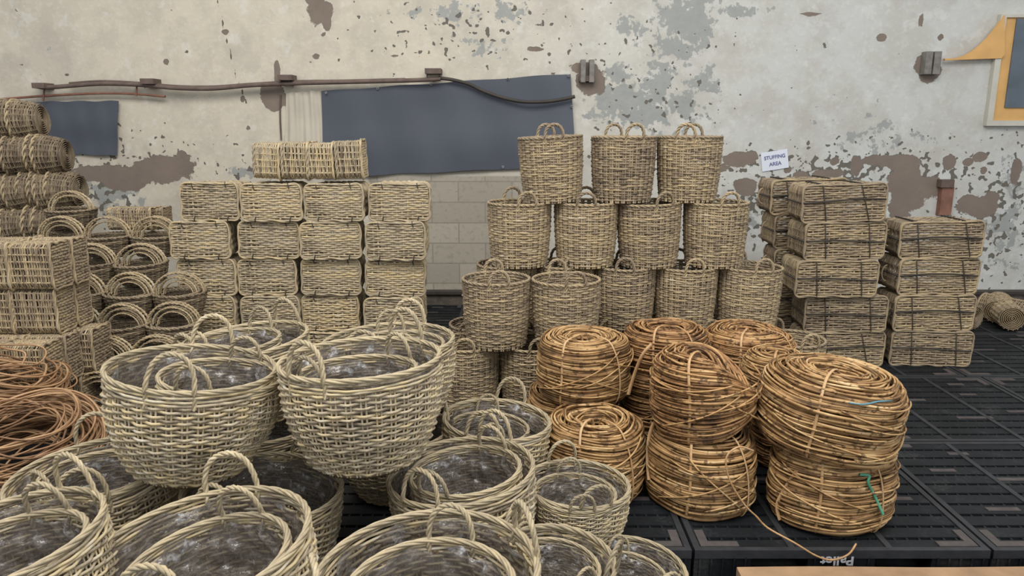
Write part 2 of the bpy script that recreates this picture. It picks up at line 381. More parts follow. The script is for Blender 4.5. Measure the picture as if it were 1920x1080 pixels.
# back wall: fine grid whose attributes say where plaster is lost, where paint has gone grey and where bare blocks show
nx_, nz_ = 520, 170
gx = np.linspace(-6.5, 6.5, nx_); gz = np.linspace(FLZ, 4.0, nz_); GX, GZ = np.meshgrid(gx, gz)
def field(lst):
    f = np.zeros_like(GX)
    for (px, py, rx, ry, *amp) in lst:
        c = atY(px, py, YW); e = atY(px+rx, py, YW).x - c.x; g = c.z - atY(px, py+ry, YW).z
        d = np.sqrt(((GX-c.x)/e)**2 + ((GZ-c.z)/g)**2)
        f = np.maximum(f, np.clip(1-.5*d, 0, 1)*(amp[0] if amp else 1))
    return f
brown = field([(190, 326, 60, 16), (240, 335, 50, 22), (305, 318, 60, 26), (345, 312, 22, 12), (341, 291, 9, 9), (350, 297, 6, 5), (1385, 300, 30, 14), (1350, 316, 16, 8), (1410, 292, 10, 10),
    (1685, 305, 46, 14), (1640, 301, 28, 9), (1700, 350, 34, 56), (1735, 350, 34, 20), (1690, 380, 24, 40), (1835, 388, 42, 20), (1860, 372, 14, 14), (1815, 376, 14, 10), (1563, 303, 10, 8), (1606, 312, 12, 20),
    (1780, 303, 12, 15), (1815, 304, 10, 9), (1838, 294, 14, 9), (1845, 320, 7, 7), (1500, 328, 20, 8), (1540, 326, 20, 9), (1570, 325, 16, 8), (1478, 318, 10, 8), (600, 22, 24, 26), (612, 45, 9, 14), (592, 0, 16, 12),
    (423, 60, 7, 5), (510, 182, 26, 26), (520, 135, 6, 22), (1108, 152, 27, 28), (1095, 128, 26, 10), (1740, 128, 25, 25), (593, 106, 6, 5), (606, 66, 5, 4), (311, 116, 5, 6), (1653, 71, 10, 7), (455, 185, 5, 7),
    (465, 240, 5, 4), (1400, 355, 20, 12), (1395, 345, 26, 10), (1520, 27, 22, 4), (1727, 36, 4, 14), (1905, 320, 10, 26), (1764, 70, 5, 6), (40, 122, 3, 4), (740, 105, 8, 3), (1003, 92, 18, 5)])
grey = field([(1290, 40, 55, 60), (1270, 90, 40, 22), (1190, 55, 34, 26, .8), (1380, 20, 60, 12, .8), (1160, 180, 60, 50, .85), (1235, 170, 30, 70, .9), (1205, 215, 90, 25, .85), (1290, 190, 50, 60, .7), (1320, 150, 30, 50, .7), (950, 20, 80, 26, .62),
    (830, 20, 90, 20, .62), (905, 75, 50, 40, .6), (1880, 430, 60, 70, .68), (1900, 330, 30, 50, .66), (200, 365, 60, 40, .85), (160, 350, 40, 30, .85), (460, 322, 40, 14, .8), (500, 320, 30, 10, .8), (1400, 400, 40, 60, .62), (1660, 250, 120, 60, .5), (80, 90, 40, 12, .5)])
speck = field([(1620, 318, 330, 42, 1), (1420, 380, 60, 90, .9), (1860, 400, 80, 130, .85), (190, 350, 70, 60, .9), (330, 300, 110, 34, .72), (235, 270, 12, 50, .62), (470, 318, 60, 18, .9), (1230, 190, 120, 90, .6), (880, 60, 180, 70, .62), (1160, 90, 300, 40, .45)])
block = np.zeros_like(GX); a_, b_ = atY(690, 330, YW), atY(1000, 318, YW)
block = np.clip(np.minimum(np.minimum((GX-a_.x), (b_.x-GX))/.1, (a_.z-GZ)/.05)*.5+.5, 0, 1)
crackx = np.interp(GZ, [1.3, 1.75, 2.0, 2.35, 2.8], [atY(x, 100, YW).x for x in (470, 458, 440, 426, 410)])
crack = np.clip(1-np.abs(GX-crackx)/.03, 0, 1)*(GZ > 1.72)*(GZ < 2.9)
me = bpy.data.meshes.new('wall_back'); V = np.stack([GX, np.full_like(GX, YW), GZ], -1).reshape(-1, 3)
i = np.arange(nz_-1)[:, None]; j = np.arange(nx_-1)[None, :]; F = np.stack([i*nx_+j, i*nx_+j+1, (i+1)*nx_+j+1, (i+1)*nx_+j], -1).reshape(-1, 4)
mbw = MB(); mbw.add(V, F); me = None
t = NT('peeling_lime_plaster'); tc = t.n('ShaderNodeTexCoord').outputs['Object']; t.tc = tc
A = lambda nme: t.n('ShaderNodeAttribute', attribute_name=nme).outputs['Fac']
nA = t.noise(7, 7, rough=.62); nB = t.noise(1.3, 5); nC = t.noise(24, 4); nD = t.noise(13, 3, rough=.5); nE = t.noise(3.2, 6, rough=.65)
sep = t.n('ShaderNodeSeparateXYZ'); t.l(tc, sep.inputs[0])
side = t.n('ShaderNodeMapRange', interpolation_type='SMOOTHSTEP'); t.l(t.math('ADD', sep.outputs[0], t.math('MULTIPLY', nB, 1.5)), side.inputs[0]); side.inputs[1].default_value = -.5; side.inputs[2].default_value = 3.4
base = t.mix(side.outputs[0], lin((208, 199, 181)), lin((200, 201, 197)))
base = t.mix(t.math('MULTIPLY', t.step(nE, .53, .12), .42), base, lin((178, 172, 158)))
base = t.mix(t.math('MULTIPLY', t.step(nC, .6, .1), .2), base, lin((228, 226, 218)))
base = t.mix(t.math('MULTIPLY', t.step(t.noise(2.1, 7, rough=.7), .55, .05), .30), base, lin((172, 165, 156)))
base = t.mix(t.math('MULTIPLY', t.step(t.noise(4.6, 6, rough=.7), .60, .03), .28), base, lin((224, 224, 220)))
gm = t.step(t.math('ADD', t.math('ADD', A('grey'), t.math('MULTIPLY_ADD', nA, 1.7, -.85)), t.math('MULTIPLY_ADD', nC, .9, -.45)), .52, .05)
c = t.mix(t.math('MULTIPLY', gm, .85), base, t.mix(nD, lin((140, 144, 143)), lin((164, 166, 162))))
sm = t.step(t.math('ADD', t.math('MULTIPLY', A('speck'), .27), t.noise(17, 2, rough=.4)), .765, .012)
c = t.mix(sm, c, lin((112, 108, 100)))
bm = t.step(t.math('ADD', A('brown'), t.math('MULTIPLY_ADD', nA, .8, -.4)), .5, .02)
c = t.mix(bm, c, t.mix(nE, lin((112, 102, 94)), lin((146, 132, 120))))
cm = t.step(t.math('ADD', A('crack'), t.math('MULTIPLY_ADD', nC, 1.2, -.6)), .78, .05)
c = t.mix(cm, c, lin((106, 98, 88)))
br = t.n('ShaderNodeTexBrick', offset=.5, i_Scale=1, i_Mortar_Size=.006, i_Brick_Width=.48, i_Row_Height=.185, i_Bias=0)
cmb = t.n('ShaderNodeCombineXYZ'); t.l(sep.outputs[0], cmb.inputs[0]); t.l(sep.outputs[2], cmb.inputs[1]); t.l(cmb.outputs[0], br.inputs['Vector'])
br.inputs['Color1'].default_value = lin((180, 173, 158)); br.inputs['Color2'].default_value = lin((164, 157, 144)); br.inputs['Mortar'].default_value = lin((150, 143, 130))
blc = t.mix(t.math('MULTIPLY', t.step(nC, .6, .08), .3), br.outputs['Color'], lin((128, 122, 112)))
blm = t.step(A('block'), .5, .1); c = t.mix(blm, c, blc)
t.l(c, t.p.inputs['Base Color']); t.p.inputs['Roughness'].default_value = .9; t.p.inputs['Specular IOR Level'].default_value = .15
bp = t.n('ShaderNodeBump', i_Strength=.6, i_Distance=.012)
hh = t.math('SUBTRACT', t.math('MULTIPLY', nC, .35), t.math('ADD', t.math('MAXIMUM', bm, sm), t.math('MULTIPLY', cm, .8))); t.l(hh, bp.inputs['Height']); t.l(bp.outputs[0], t.p.inputs['Normal'])
wo = mbw.obj('wall_back', t.m, smooth=False); tag(wo, kind='structure')
for nme, fl in (('brown', brown), ('grey', grey), ('speck', speck), ('block', block), ('crack', crack)):
    wo.data.attributes.new(nme, 'FLOAT', 'POINT').data.foreach_set('value', fl.astype(np.float32).ravel())
# plinth at the wall foot
m = MB(); m.box(-6.5, 6.5, YW-.07, YW, FLZ, .10); tag(m.obj('baseboard_back', M['hole'], smooth=False), kind='structure')
m = MB(); m.box(-6.5, 6.5, YW-.10, YW-.001, .10, .125); tag(m.obj('trim_1', M['strap'], smooth=False), kind='structure')

# window on the right: cream frame, orange plywood, dark pane
wroot = tag(empty('window_1', atY(1890, 235, YW-.02)), kind='structure'); L = wroot.location
def rel(px, py, y=YW): v = atY(px, py, y); return v
def wbox(name, px0, py0, px1, py1, y0, y1, mat):
    a, b = rel(px0, py0, YW), rel(px1, py1, YW); a.x, b.x = rel(px0, 130).x, rel(px1, 130).x; m = MB(); m.box(a.x-L.x, b.x-L.x, y0-L.y, y1-L.y, b.z-L.z, a.z-L.z); return m.obj(name, mat, wroot, smooth=False)
m = MB()
for (x0, y0, x1, y1) in ((1857, 34, 1868, 226), (1857, 226, 2080, 236), (1857, 28, 2080, 34), (2070, 34, 2080, 226)):
    a, b = rel(x0, y0), rel(x1, y1); a.x, b.x = rel(x0, 130).x, rel(x1, 130).x; m.box(a.x-L.x, b.x-L.x, YW-.05-L.y, YW-.002-L.y, b.z-L.z, a.z-L.z)
m.obj('window_frame', M['frame'], wroot, smooth=False)
wbox('plywood_panel', 1868, 34, 2070, 226, YW-.03, YW-.004, M['orange'])
wbox('pane', 1888, 36, 2066, 202, YW-.045, YW-.031, M['pane'])
# curved orange board
q = np.linspace(0, 1, 20); P = []
for s_ in q:
    tx = 1772 + (1884-1772)*s_; ty = 113 - 4*s_ ; uy = 113 - 6*s_ - 76*max(0, (s_-.12)/.88)**2.0 - 3
    lo_, hi_ = atY(tx, ty if s_ < .99 else 102, YW-.06), atY(tx, uy, YW-.06); P.append([tuple(lo_), tuple(hi_)])
m = MB(); m.slab(np.array(P), .03, (0, -1, 0))
tag(m.obj('curved_board', M['orange'], smooth=False), 'orange plywood board with a curved upper edge, beside the window at far right', 'board')

# tarpaulins
def sheet(name, corners, Y, mat, label, nails=(), wav=.006, seed=0, cat='tarpaulin'):
    rng = np.random.default_rng(seed); TL, TR, BR, BL = [np.array(atY(*c_, Y)) for c_ in corners]; nu, nv = 60, 24; P = np.zeros((nv, nu, 3)); ph = rng.uniform(0, 6, 4)
    for a in range(nv):
        for b_2 in range(nu):
            u, v = b_2/(nu-1), a/(nv-1); p = (TL*(1-u)+TR*u)*(1-v) + (BL*(1-u)+BR*u)*v
            p[1] += wav*(math.sin(u*14+ph[0]+2*v)+.7*math.sin(u*31+ph[1]-3*v)+.6*math.sin(v*9+ph[2])) ; p[2] += .004*math.sin(u*23+ph[3])*(1 if a in (0, nv-1) else 0); P[a, b_2] = p
    m = MB(); m.slab(P, .004, (0, -1, 0))
    if not nails: return tag(m.obj(name, mat), label, cat)
    r = empty(name, tuple(BL+np.array((0, 0, 0)))); m.xf(Matrix.Translation(-Vector(BL))); m.obj('tarp_cloth', mat, r)
    for (nx2, ny2) in nails:
        c_ = np.array(atY(nx2, ny2, Y-.02))-BL; k = MB(); k.tube([c_-(0, .006, 0), c_, c_+(0, .02, 0)], [.009, .011, .003], 8, ref=(0, 0, 1)); k.obj('nail', M['nail'], r)
    return tag(r, label, cat)
sheet('tarpaulin', ((22, 191), (223, 189), (219, 292), (40, 286)), YW-.03, M['sheet'], 'small dark grey tarpaulin nailed to the wall at far left above the round baskets', (), seed=1)
sheet('tarpaulin', ((602, 171), (1070, 138), (1080, 311), (607, 333)), YW-.04, M['sheet'], 'large dark grey tarpaulin nailed over the middle of the wall behind the basket stacks',
      ((611, 174), (708, 166), (808, 158), (952, 148), (1066, 142), (943, 313), (1072, 200)), seed=2)
sheet('cloth', ((536, 174), (603, 170), (609, 334), (532, 334)), YW-.022, M['curtain'], 'narrow cream cloth hanging beside the left edge of the large tarpaulin', (), wav=.009, seed=3, cat='cloth')

# pipes and cable
def pxs(lst, Y): return [np.array(atY(x, y, Y)) for x, y in lst]
def smooth_path(P, k=8):
    P = np.array(P); n_ = len(P); tt = np.arange(n_); ts = np.linspace(0, n_-1, (n_-1)*k+1); out = []
    for t_ in ts:
        i_ = min(int(t_), n_-2); f_ = t_-i_; p0, p1, p2, p3 = P[max(i_-1, 0)], P[i_], P[i_+1], P[min(i_+2, n_-1)]
        out.append(.5*((2*p1)+(-p0+p2)*f_+(2*p0-5*p1+4*p2-p3)*f_**2+(-p0+3*p1-3*p2+p3)*f_**3))
    return np.array(out)
pr = empty('wall_pipe', atY(68, 160, YW-.10)); O = np.array(pr.location)
m = MB(); m.tube(smooth_path(pxs([(68, 162), (88, 164), (130, 161), (190, 157), (260, 159), (330, 165), (400, 166), (470, 160), (560, 156), (640, 154), (760, 151), (826, 148)], YW-.10))-O, .018, 8, ref=(0, 1, 0)); m.obj('pipe', M['rust'], pr)
m = MB(); m.tube(smooth_path(pxs([(130, 156), (190, 152), (260, 155), (330, 161), (400, 162), (470, 157), (560, 152), (640, 151), (760, 148)], YW-.075))-O, .010, 6, ref=(0, 1, 0)); m.obj('thin_pipe', M['rust'], pr)
for (bx, by, bw) in ((80, 161, 12), (282, 153, 13), (538, 146, 14), (813, 134, 15)):
    a, b = atY(bx-bw, by-5, YW-.08), atY(bx+bw, by+5, YW-.08); m = MB(); m.box(a.x-O[0], b.x-O[0], -.05, .10, b.z-O[2], a.z-O[2]); m.obj('bracket', M['rust'], pr, smooth=False)
    m = MB()
    for dx_ in (-1, 1):
        m.tube([np.array(atY(bx+dx_*bw*.8, by+4, YW-.09))-O, np.array(atY(bx+dx_*bw*.8, 165 if bx < 700 else 150, YW-.09))-O], .006, 4, ref=(0, 1, 0))
    m.obj('hanger', M['rust'], pr, smooth=False)
tag(pr, 'long rusty brown pipe running along the wall above the tarpaulins', 'pipe')
m = MB(); m.tube(smooth_path(pxs([(-60, 189), (0, 186), (80, 180), (180, 175), (250, 176), (310, 181)], YW-.06)), .011, 6, ref=(0, 1, 0))
for x_, y_ in ((83, 168), (257, 158)): m.tube(pxs([(x_, y_), (x_-2, y_+22)], YW-.07), .008, 5, ref=(0, 1, 0))
tag(m.obj('wall_pipe', M['rust2']), 'thin reddish pipe just above the small left tarpaulin', 'pipe')
m = MB(); m.tube(smooth_path(pxs([(822, 146), (850, 150), (880, 158), (905, 170), (935, 181), (975, 190), (1015, 191), (1050, 187), (1078, 181)], YW-.09)), .015, 8, ref=(0, 1, 0))
tag(m.obj('cable', M['strap']), 'dark cable sagging across the large tarpaulin from the pipe end', 'cable')
def bracket(px, py, label):
    r = empty('wall_bracket', atY(px, py+22, YW-.03)); O_ = np.array(r.location)
    for dx_ in (-8, 8):
        a, b = atY(px+dx_-4, py-22, YW), atY(px+dx_+4, py+20, YW); m = MB(); m.box(a.x-O_[0], b.x-O_[0], -.05, .025, b.z-O_[2], a.z-O_[2]); m.obj('upright', M['steel'], r, smooth=False)
    a, b = atY(px-15, py+8, YW), atY(px+15, py+18, YW); m = MB(); m.box(a.x-O_[0], b.x-O_[0], -.03, .025, b.z-O_[2], a.z-O_[2]); m.obj('crossbar', M['rust'], r, smooth=False)
    tag(r, label, 'bracket')
bracket(1100, 135, 'grey iron bracket in a broken plaster hole right of the large tarpaulin')
bracket(1740, 120, 'grey iron bracket in a broken plaster hole left of the curved orange board')
a, b = atY(1757, 336, YW), atY(1779, 350, YW); c_, d_ = atY(1760, 350, YW), atY(1776, 402, YW)
r = empty('rusty_stub', (c_.x, YW-.03, d_.z)); O = r.location
m = MB(); m.box(a.x-O.x, b.x-O.x, -.05, .028, b.z-O.z, a.z-O.z); m.obj('cap', M['rust'], r, smooth=False)
m = MB(); m.box(0, d_.x-O.x, -.03, .028, 0, c_.z-O.z); m.obj('post', M['rust2'], r, smooth=False)
tag(r, 'short rust-red iron post fixed on the wall above the strapped baskets', 'post')
m = MB(); pa = smooth_path(pxs([(526, 178), (525, 215), (527, 262)], YW-.012)); m.tube(pa, .008, 5, ref=(0, 1, 0)); tag(m.obj('wall_conduit', M['rust']), 'thin rusty vertical rod on the wall left of the cream cloth', 'rod')

# paper sign
sg = empty('paper_sign', atY(1454, 318, YW-.004), (0, R_(-9), 0))
m = MB(); Wd, Hd = .235, .165; m.grid([[(x, -.004*math.sin(3.1*(x+.12)/.24)-.003, z) for x in np.linspace(-Wd/2, Wd/2, 8)] for z in (0, Hd/2, Hd)]); m.grid([[(x, 0, z) for x in np.linspace(-Wd/2, Wd/2, 8)] for z in (0, Hd)])
m.obj('paper_sheet', M['paper'], sg, smooth=False)
def text(body, size, loc, rot, mat, parent, name, sx=1.0, off=.0):
    cu = bpy.data.curves.new(name, 'FONT'); cu.body = body; cu.size = size; cu.align_x = 'CENTER'; cu.align_y = 'CENTER'; cu.extrude = .0006; cu.offset = off
    o = bpy.data.objects.new(name, cu); col.objects.link(o); o.parent = parent; o.location = loc; o.rotation_euler = rot; o.scale = (sx, 1, 1); cu.materials.append(mat)
    me = bpy.data.meshes.new_from_object(o); me.name = name; c2_ = bpy.data.objects.new(name, me); col.objects.link(c2_); c2_.parent = parent; c2_.location = loc; c2_.rotation_euler = rot; c2_.scale = (sx, 1, 1)
    bpy.data.objects.remove(o); return c2_
text('STUFFING', .044, (0, -.0095, .112), (PI/2, 0, 0), M['ink'], sg, 'lettering', .95, .0005)
text('AREA', .046, (0, -.0095, .052), (PI/2, 0, 0), M['ink'], sg, 'lettering', .95, .0005)
tag(sg, 'white paper notice reading STUFFING AREA taped to the wall', 'sign')

# ================================================================== PALLETS
PW, PD = 1.14, 1.01
def make_pallet():
    r = empty('plastic_pallet'); rng = np.random.default_rng(4)
    m = MB(); n_ = 11; p_ = PD/n_
    for k in range(n_): m.box(-PW/2+.02, PW/2-.02, -PD/2+k*p_+.010, -PD/2+(k+1)*p_-.010, -.022, -.004)
    for k in range(23):
        x = -PW/2+.03+(PW-.06)*k/22; m.box(x-.004, x+.004, -PD/2+.01, PD/2-.01, -.03, -.0065)
    m.obj('deck', M['pallet'], r, smooth=False)
    m = MB()
    for y in (-PD/2+.012, PD/2-.012): m.box(-PW/2, PW/2, y-.012, y+.012, -.035, 0)
    for x in (-PW/2+.012, PW/2-.012, -.19, .19): m.box(x-.012, x+.012, -PD/2, PD/2, -.035, .0005)
    m.obj('deck_frame', M['pallet_edge'], r, smooth=False)
    for x in (-PW/2+.11, 0, PW/2-.11):
        for y in (-PD/2+.08, 0, PD/2-.08):
            m = MB(); wx = .11 if x else .13; m.box(x-wx, x+wx, y-.075, y+.075, -.13, -.03)
            for q_ in np.linspace(-.8, .8, 5): m.box(x+wx*q_-.004, x+wx*q_+.004, y-.08, y+.08, -.13, -.03)
            m.obj('foot', M['pallet'], r, smooth=False)
    for y in (-PD/2+.08, 0, PD/2-.08):
        m = MB(); m.box(-PW/2+.005, PW/2-.005, y-.07, y+.07, -.15, -.125); m.obj('runner', M['pallet'], r, smooth=False)
    for sx in (-1, 1):
        for sy in (-1, 1):
            x0, y0 = sx*(PW/2-.03), sy*(PD/2-.03); m = MB()
            def P2(lst, z): return [(x0-sx*a, y0-sy*b_, z) for a, b_ in lst]
            o6 = [(0, 0), (.15, 0), (.15, .035), (.035, .035), (.035, .12), (0, .12)]
            m.add(P2(o6, .001)+P2(o6, -.006), [(0, 1, 2, 3), (0, 3, 4, 5), (6, 9, 8, 7), (6, 11, 10, 9)]+[(k, (k+1) % 6, (k+1) % 6+6, k+6) for k in range(6)])
            m.obj('corner_grip', M['grip'], r, smooth=False)
    for (x, y, l) in ((-.38, .2, .06), (-.1, .13, .09), (.3, .22, .05), (.12, -.2, .1), (-.33, -.14, .07), (.42, -.05, .06), (.33, .4, .05), (-.2, .34, .05)):
        yk = (round((y+PD/2)/p_-.5)+.5)*p_-PD/2; m = MB(); m.box(x-l, x+l, yk-.014, yk+.014, -.005, -.001)
        m.obj('grip_pad', M['grip'], r, smooth=False)
    return r
pal = make_pallet(); k = 0
rowname = ['front', 'second', 'third', 'rearmost']
for ry in range(4):
    for cx in range(-3, 4):
        X = 1.275 + (cx-1)*(PW+.012) + (.0, .05, -.04, .03)[ry]; Y = 2.594+PD/2 + ry*(PD+.012)
        if ry == 0 and cx == -3: continue
        wh = 'beneath the rattan coils' if (cx in (0, 1) and ry == 0) else 'on the open floor at right' if cx >= 1 else 'under the baskets'
        o = place(pal, (X, Y, 0), label='black plastic pallet %s, %s row, %s from the right' % (wh, rowname[ry], ['seventh', 'sixth', 'fifth', 'fourth', 'third', 'second', 'first'][cx+3]), cat='pallet', group='black plastic pallets covering the floor')
        if ry == 0 and cx == 1: o['label'] = 'black plastic pallet at front with upside-down white lettering, under the right coils'; tp = o
for i_, X in enumerate((-.70, -1.852, -3.0)):
    place(pal, (X, 2.594-PD/2-.012, 0), label='black plastic pallet under the foreground handled baskets, %s' % ['nearest the middle', 'left of the middle one', 'at the far left'][i_], cat='pallet', group='black plastic pallets covering the floor')
text('Pallet', .052, (-.02, -PD/2-.003, -.042), (PI/2, PI, 0), M['white'], tp, 'lettering', 1.15, .0012)
m = MB(); n_ = 20; P = [[(x, 2.40+dy, z+.002*math.sin(x*7)) for x in np.linspace(.835, 3.4, n_)] for dy, z in ((0, FLZ), (0, -.004), (.085, 0.0), (.085, FLZ))]
m.grid(P); m.box(.833, .836, 2.40, 2.485, FLZ, -.002); tag(m.obj('timber_beam', M['wood'], smooth=False), 'pale timber beam lying in front of the pallets at bottom right', 'beam')

# ================================================================== RATTAN COILS
def coil(kind, R, h, r0, seed, mat, rw=.0044, jit=.010, pinch=None, dome=.03, ties=2, n_side=42, n_top=22, lean=0):
    rng = np.random.default_rng(seed); root = empty(kind); m = MB(); n = 72; th = np.arange(n)/n*2*PI; c_, s_ = np.cos(th), np.sin(th)
    G = rng.uniform(0, 6.28, 6)
    lump = 1 + .035*np.sin(2*th+G[0]) + .025*np.sin(3*th+G[1]) + .02*np.sin(5*th+G[2])
    def loop(rad, z, amp, tone, r, dzamp=None):
        p = rng.uniform(0, 6.28, 6); dr = amp*(.8*np.sin(th+p[0])+.5*np.sin(2*th+p[1])+.35*np.sin(5*th+p[2])); dz = (dzamp or amp)*(.9*np.sin(th+p[3])+.5*np.sin(2*th+p[4])+.25*np.sin(4*th+p[5]))
        rr_ = rad*lump + dr; zz = z + dz
        if pinch:
            w_ = np.exp(-((np.angle(np.exp(1j*(th-pinch)))/.95)**2)); zz = h*.46 + (zz-h*.46)*(1-.82*w_); rr_ = rr_*(1-.08*w_)
        zz = np.clip(zz, r, None)
        tt = np.clip(tone + .25*np.sin(3*th+p[1]) + .15*np.sin(7*th+p[2]), 0, 1)
        m.tube(np.stack([rr_*c_ + lean*zz, rr_*s_, zz], 1), r, 5, True, ref=(0, 0, 1) if 0 else np.stack([c_, s_, 0*c_], 1), tone=tt, rb=r*rng.uniform(1.0, 1.45))
    for lay, (dR, k_) in enumerate(((0, n_side), (-.010, int(n_side*.8)), (-.022, int(n_side*.5)))):
        for j in range(k_):
            v = (j+.5)/k_; z = rw + (h-2*rw)*v; b = 1 - .09*abs(2*v-1)**4.5 + rng.uniform(-.018, .018)
            loop((R+dR)*b, z, jit*(.5 if lay == 0 else .4), rng.uniform(.1, .95), rw*rng.uniform(.8, 1.15))
    for j in range(n_top):
        v = (j+.5)/n_top; rad = R*.9 + (r0-R*.9)*v
        loop(rad, h - .004 + dome*math.sin(PI*min(1, v*1.1))*.8 - dome*.9*max(0, v-.7)/.3 + rng.uniform(-.004, .004), jit*.75, rng.uniform(.2, 1), rw*rng.uniform(.8, 1.15), jit*.45)
        loop(rad-.004, h - .016, jit*.5, rng.uniform(.1, .6), rw*1.3, jit*.3)
    for j in range(10): loop(r0+.003, h*(.1+.88*j/10), jit*.2, rng.uniform(.1, .6), rw)
    m.obj('wound_cane', mat, root)
    m = MB()                                          # loose crossing canes
    for k_ in range(7):
        a0 = rng.uniform(-2.6, -.4); L = rng.uniform(1.0, 2.2); z0, z1 = rng.uniform(.1, .95, 2)*h; q_ = np.linspace(0, 1, 26)
        aa = a0 + L*(q_-.5); lm = np.interp(aa % (2*PI), th, lump); v = (z0+(z1-z0)*q_)/h; b = 1-.09*np.abs(2*v-1)**4.5
        rd = R*b*lm + .009 + .006*np.sin(q_*PI)
        m.tube(np.stack([rd*np.cos(aa)+lean*v*h, rd*np.sin(aa), v*h], 1), rw*.9, 5, ref=np.stack([np.cos(aa), np.sin(aa), 0*aa], 1), tone=rng.uniform(.5, 1), taper=True)
    m.obj('loose_cane', mat, root)
    for k_ in range(ties):
        a = -PI/2 + (-.55, .62, 2.4)[k_] + rng.uniform(-.15, .15); C_, S_ = math.cos(a), math.sin(a); lm = float(np.interp(a % (2*PI), th, lump)); Rr = R*lm
        pts = [(r0*.9, h*.6), (r0*.95, h+.012), (r0+.3*(Rr-r0), h+dome+.010), (Rr*.75, h+dome*.75+.014), (Rr*.9+.004, h+.008), (Rr*.985+.012, h*.80), (Rr+.014, h*.5), (Rr*.985+.012, h*.2), (Rr*.88+.012, .006), (Rr*.7, .003)]
        P = smooth_path([np.array((x*C_+lean*z+.02*math.sin(z*9+k_)*-S_, x*S_, z)) for x, z in pts], 5)
        mm = MB(); mm.tube(P, .0022, 6, ref=np.array((C_, S_, .4)), tone=.6, rb=.0065 if k_ == 0 else .0045); mm.obj('tie_strip', M['tie'], root)
    return root
def put(root, px, Y, z, rot=(0, 0, 0), label='', group='rattan coils stacked on the pallets', cat='rattan coil'):
    d = Y*CP + (CAM_H-z)*SP; root.location = ((px-960)/FPX*d, Y, z); root.rotation_euler = rot; return tag(root, label, cat, group)
c8 = put(coil('rattan_coil', .238, .31, .05, 11, M['coil'], jit=.012, n_top=14), 1548, 2.90, 0, label='golden rattan coil with green twine, bottom of the right-hand front stack')
c7 = put(coil('rattan_coil', .272, .285, .035, 12, M['coil'], jit=.015, dome=.045, n_side=36, n_top=30, ties=1), 1546, 2.91, .315, (R_(2), R_(6), 0), 'wide golden rattan coil with spiral top and blue twine, on the right-hand front stack')
c6 = put(coil('rattan_coil', .232, .31, .05, 13, M['coil'], jit=.012, n_top=12), 1312, 3.03, 0, label='golden rattan coil at the bottom of the middle front stack')
c5 = put(coil('rattan_coil', .228, .32, .04, 14, M['coild'], jit=.014, pinch=-.15, n_side=48, dome=.04, ties=1), 1320, 3.05, .31, (R_(-2), R_(-3), 0), 'bulging brown rattan coil pinched together at its right side, atop the middle front stack')
c2 = put(coil('rattan_coil', .225, .31, .05, 15, M['coil'], jit=.014, n_top=14), 1114, 3.13, 0, label='golden rattan coil standing low beside the liner-filled baskets, topped with loose loops')
c1b = put(coil('rattan_coil', .225, .30, .05, 16, M['coil'], n_top=6), 1072, 3.58, 0, label='mostly hidden rattan coil under the tidy left coil')
c1 = put(coil('rattan_coil', .232, .285, .04, 17, M['coil'], jit=.007, rw=.0040, dome=.02), 1092, 3.52, .30, (0, 0, 0), 'tidy golden brown rattan coil at the left of the back row, with two thin ties')
c3b = put(coil('rattan_coil', .20, .30, .05, 18, M['coild'], n_top=6), 1238, 3.62, 0, label='dark rattan coil at the bottom behind the middle front stack')
c3 = put(coil('rattan_coil', .205, .30, .04, 19, M['coild'], jit=.010), 1244, 3.60, .30, (0, 0, 0), 'dark brown rattan coil with a wide pale strap, behind the bulging coil')
c4b = put(coil('rattan_coil', .215, .29, .05, 20, M['coild'], n_top=6), 1390, 3.80, 0, label='hidden lower rattan coil at the rear right of the coil pile')
c4 = put(coil('rattan_coil', .235, .27, .03, 21, M['coild'], jit=.008, n_top=22, dome=.02), 1394, 3.72, .29, (0, 0, 0), 'brown rattan coil with a flat spiral top at the rear of the pile')
c9b = put(coil('rattan_coil', .14, .30, .04, 22, M['coild'], n_top=6, ties=0), 1462, 3.40, 0, label='small rattan coil hidden low between the rear and right-hand stacks')
c9 = put(coil('rattan_coil', .15, .235, .02, 23, M['coil'], jit=.008, n_top=14, ties=1), 1448, 3.38, .30, (0, 0, 0), 'small rattan coil wedged between the bulging coil and the wide right coil')
def strip(name, pts, r, rb, mat, label, cat, ref=(0, -1, .3), tone=.6):
    m = MB(); m.tube(smooth_path([np.array(p) for p in pts], 6), r, 6, ref=ref, tone=tone, rb=rb); return tag(m.obj(name, mat), label, cat)
A_ = lambda x, y, Y: tuple(atY(x, y, Y))
strip('rattan_strip', [A_(1222, 645, 3.30), A_(1205, 665, 3.30), A_(1190, 700, 3.32), A_(1178, 740, 3.33)], .002, .009, M['tie'], 'wide pale rattan strap hanging beside the tidy left coil', 'strap')
strip('rattan_strip', [A_(1226, 792, 3.02), A_(1217, 820, 3.03), A_(1214, 860, 3.02), A_(1217, 900, 2.978)], .002, .009, M['tie'], 'pale rattan strap hanging down left of the middle front stack', 'strap')
strip('loose_cane', [A_(1418, 968, 2.75), A_(1440, 990, 2.62), A_(1490, 1018, 2.57), A_(1530, 1042, 2.56), A_(1560, 1050, 2.56), A_(1590, 1040, 2.56), A_(1605, 1020, 2.60)], .004, .004, M['tie'], 'loose cane looping down in front of the pallet edge', 'cane', tone=.4)
strip('loose_cane', [A_(1412, 845, 2.79), A_(1385, 838, 2.76), A_(1362, 858, 2.75), A_(1368, 900, 2.75), A_(1395, 945, 2.76), A_(1418, 968, 2.77)], .004, .004, M['tie'], 'loose cane curling over the middle front stack', 'cane')
strip('rattan_strip', [A_(1494, 882, 2.742), A_(1475, 910, 2.782), A_(1457, 945, 2.798), A_(1462, 975, 2.79)], .002, .008, M['tie'], 'pale rattan strap slanting over the lower right coil', 'strap')
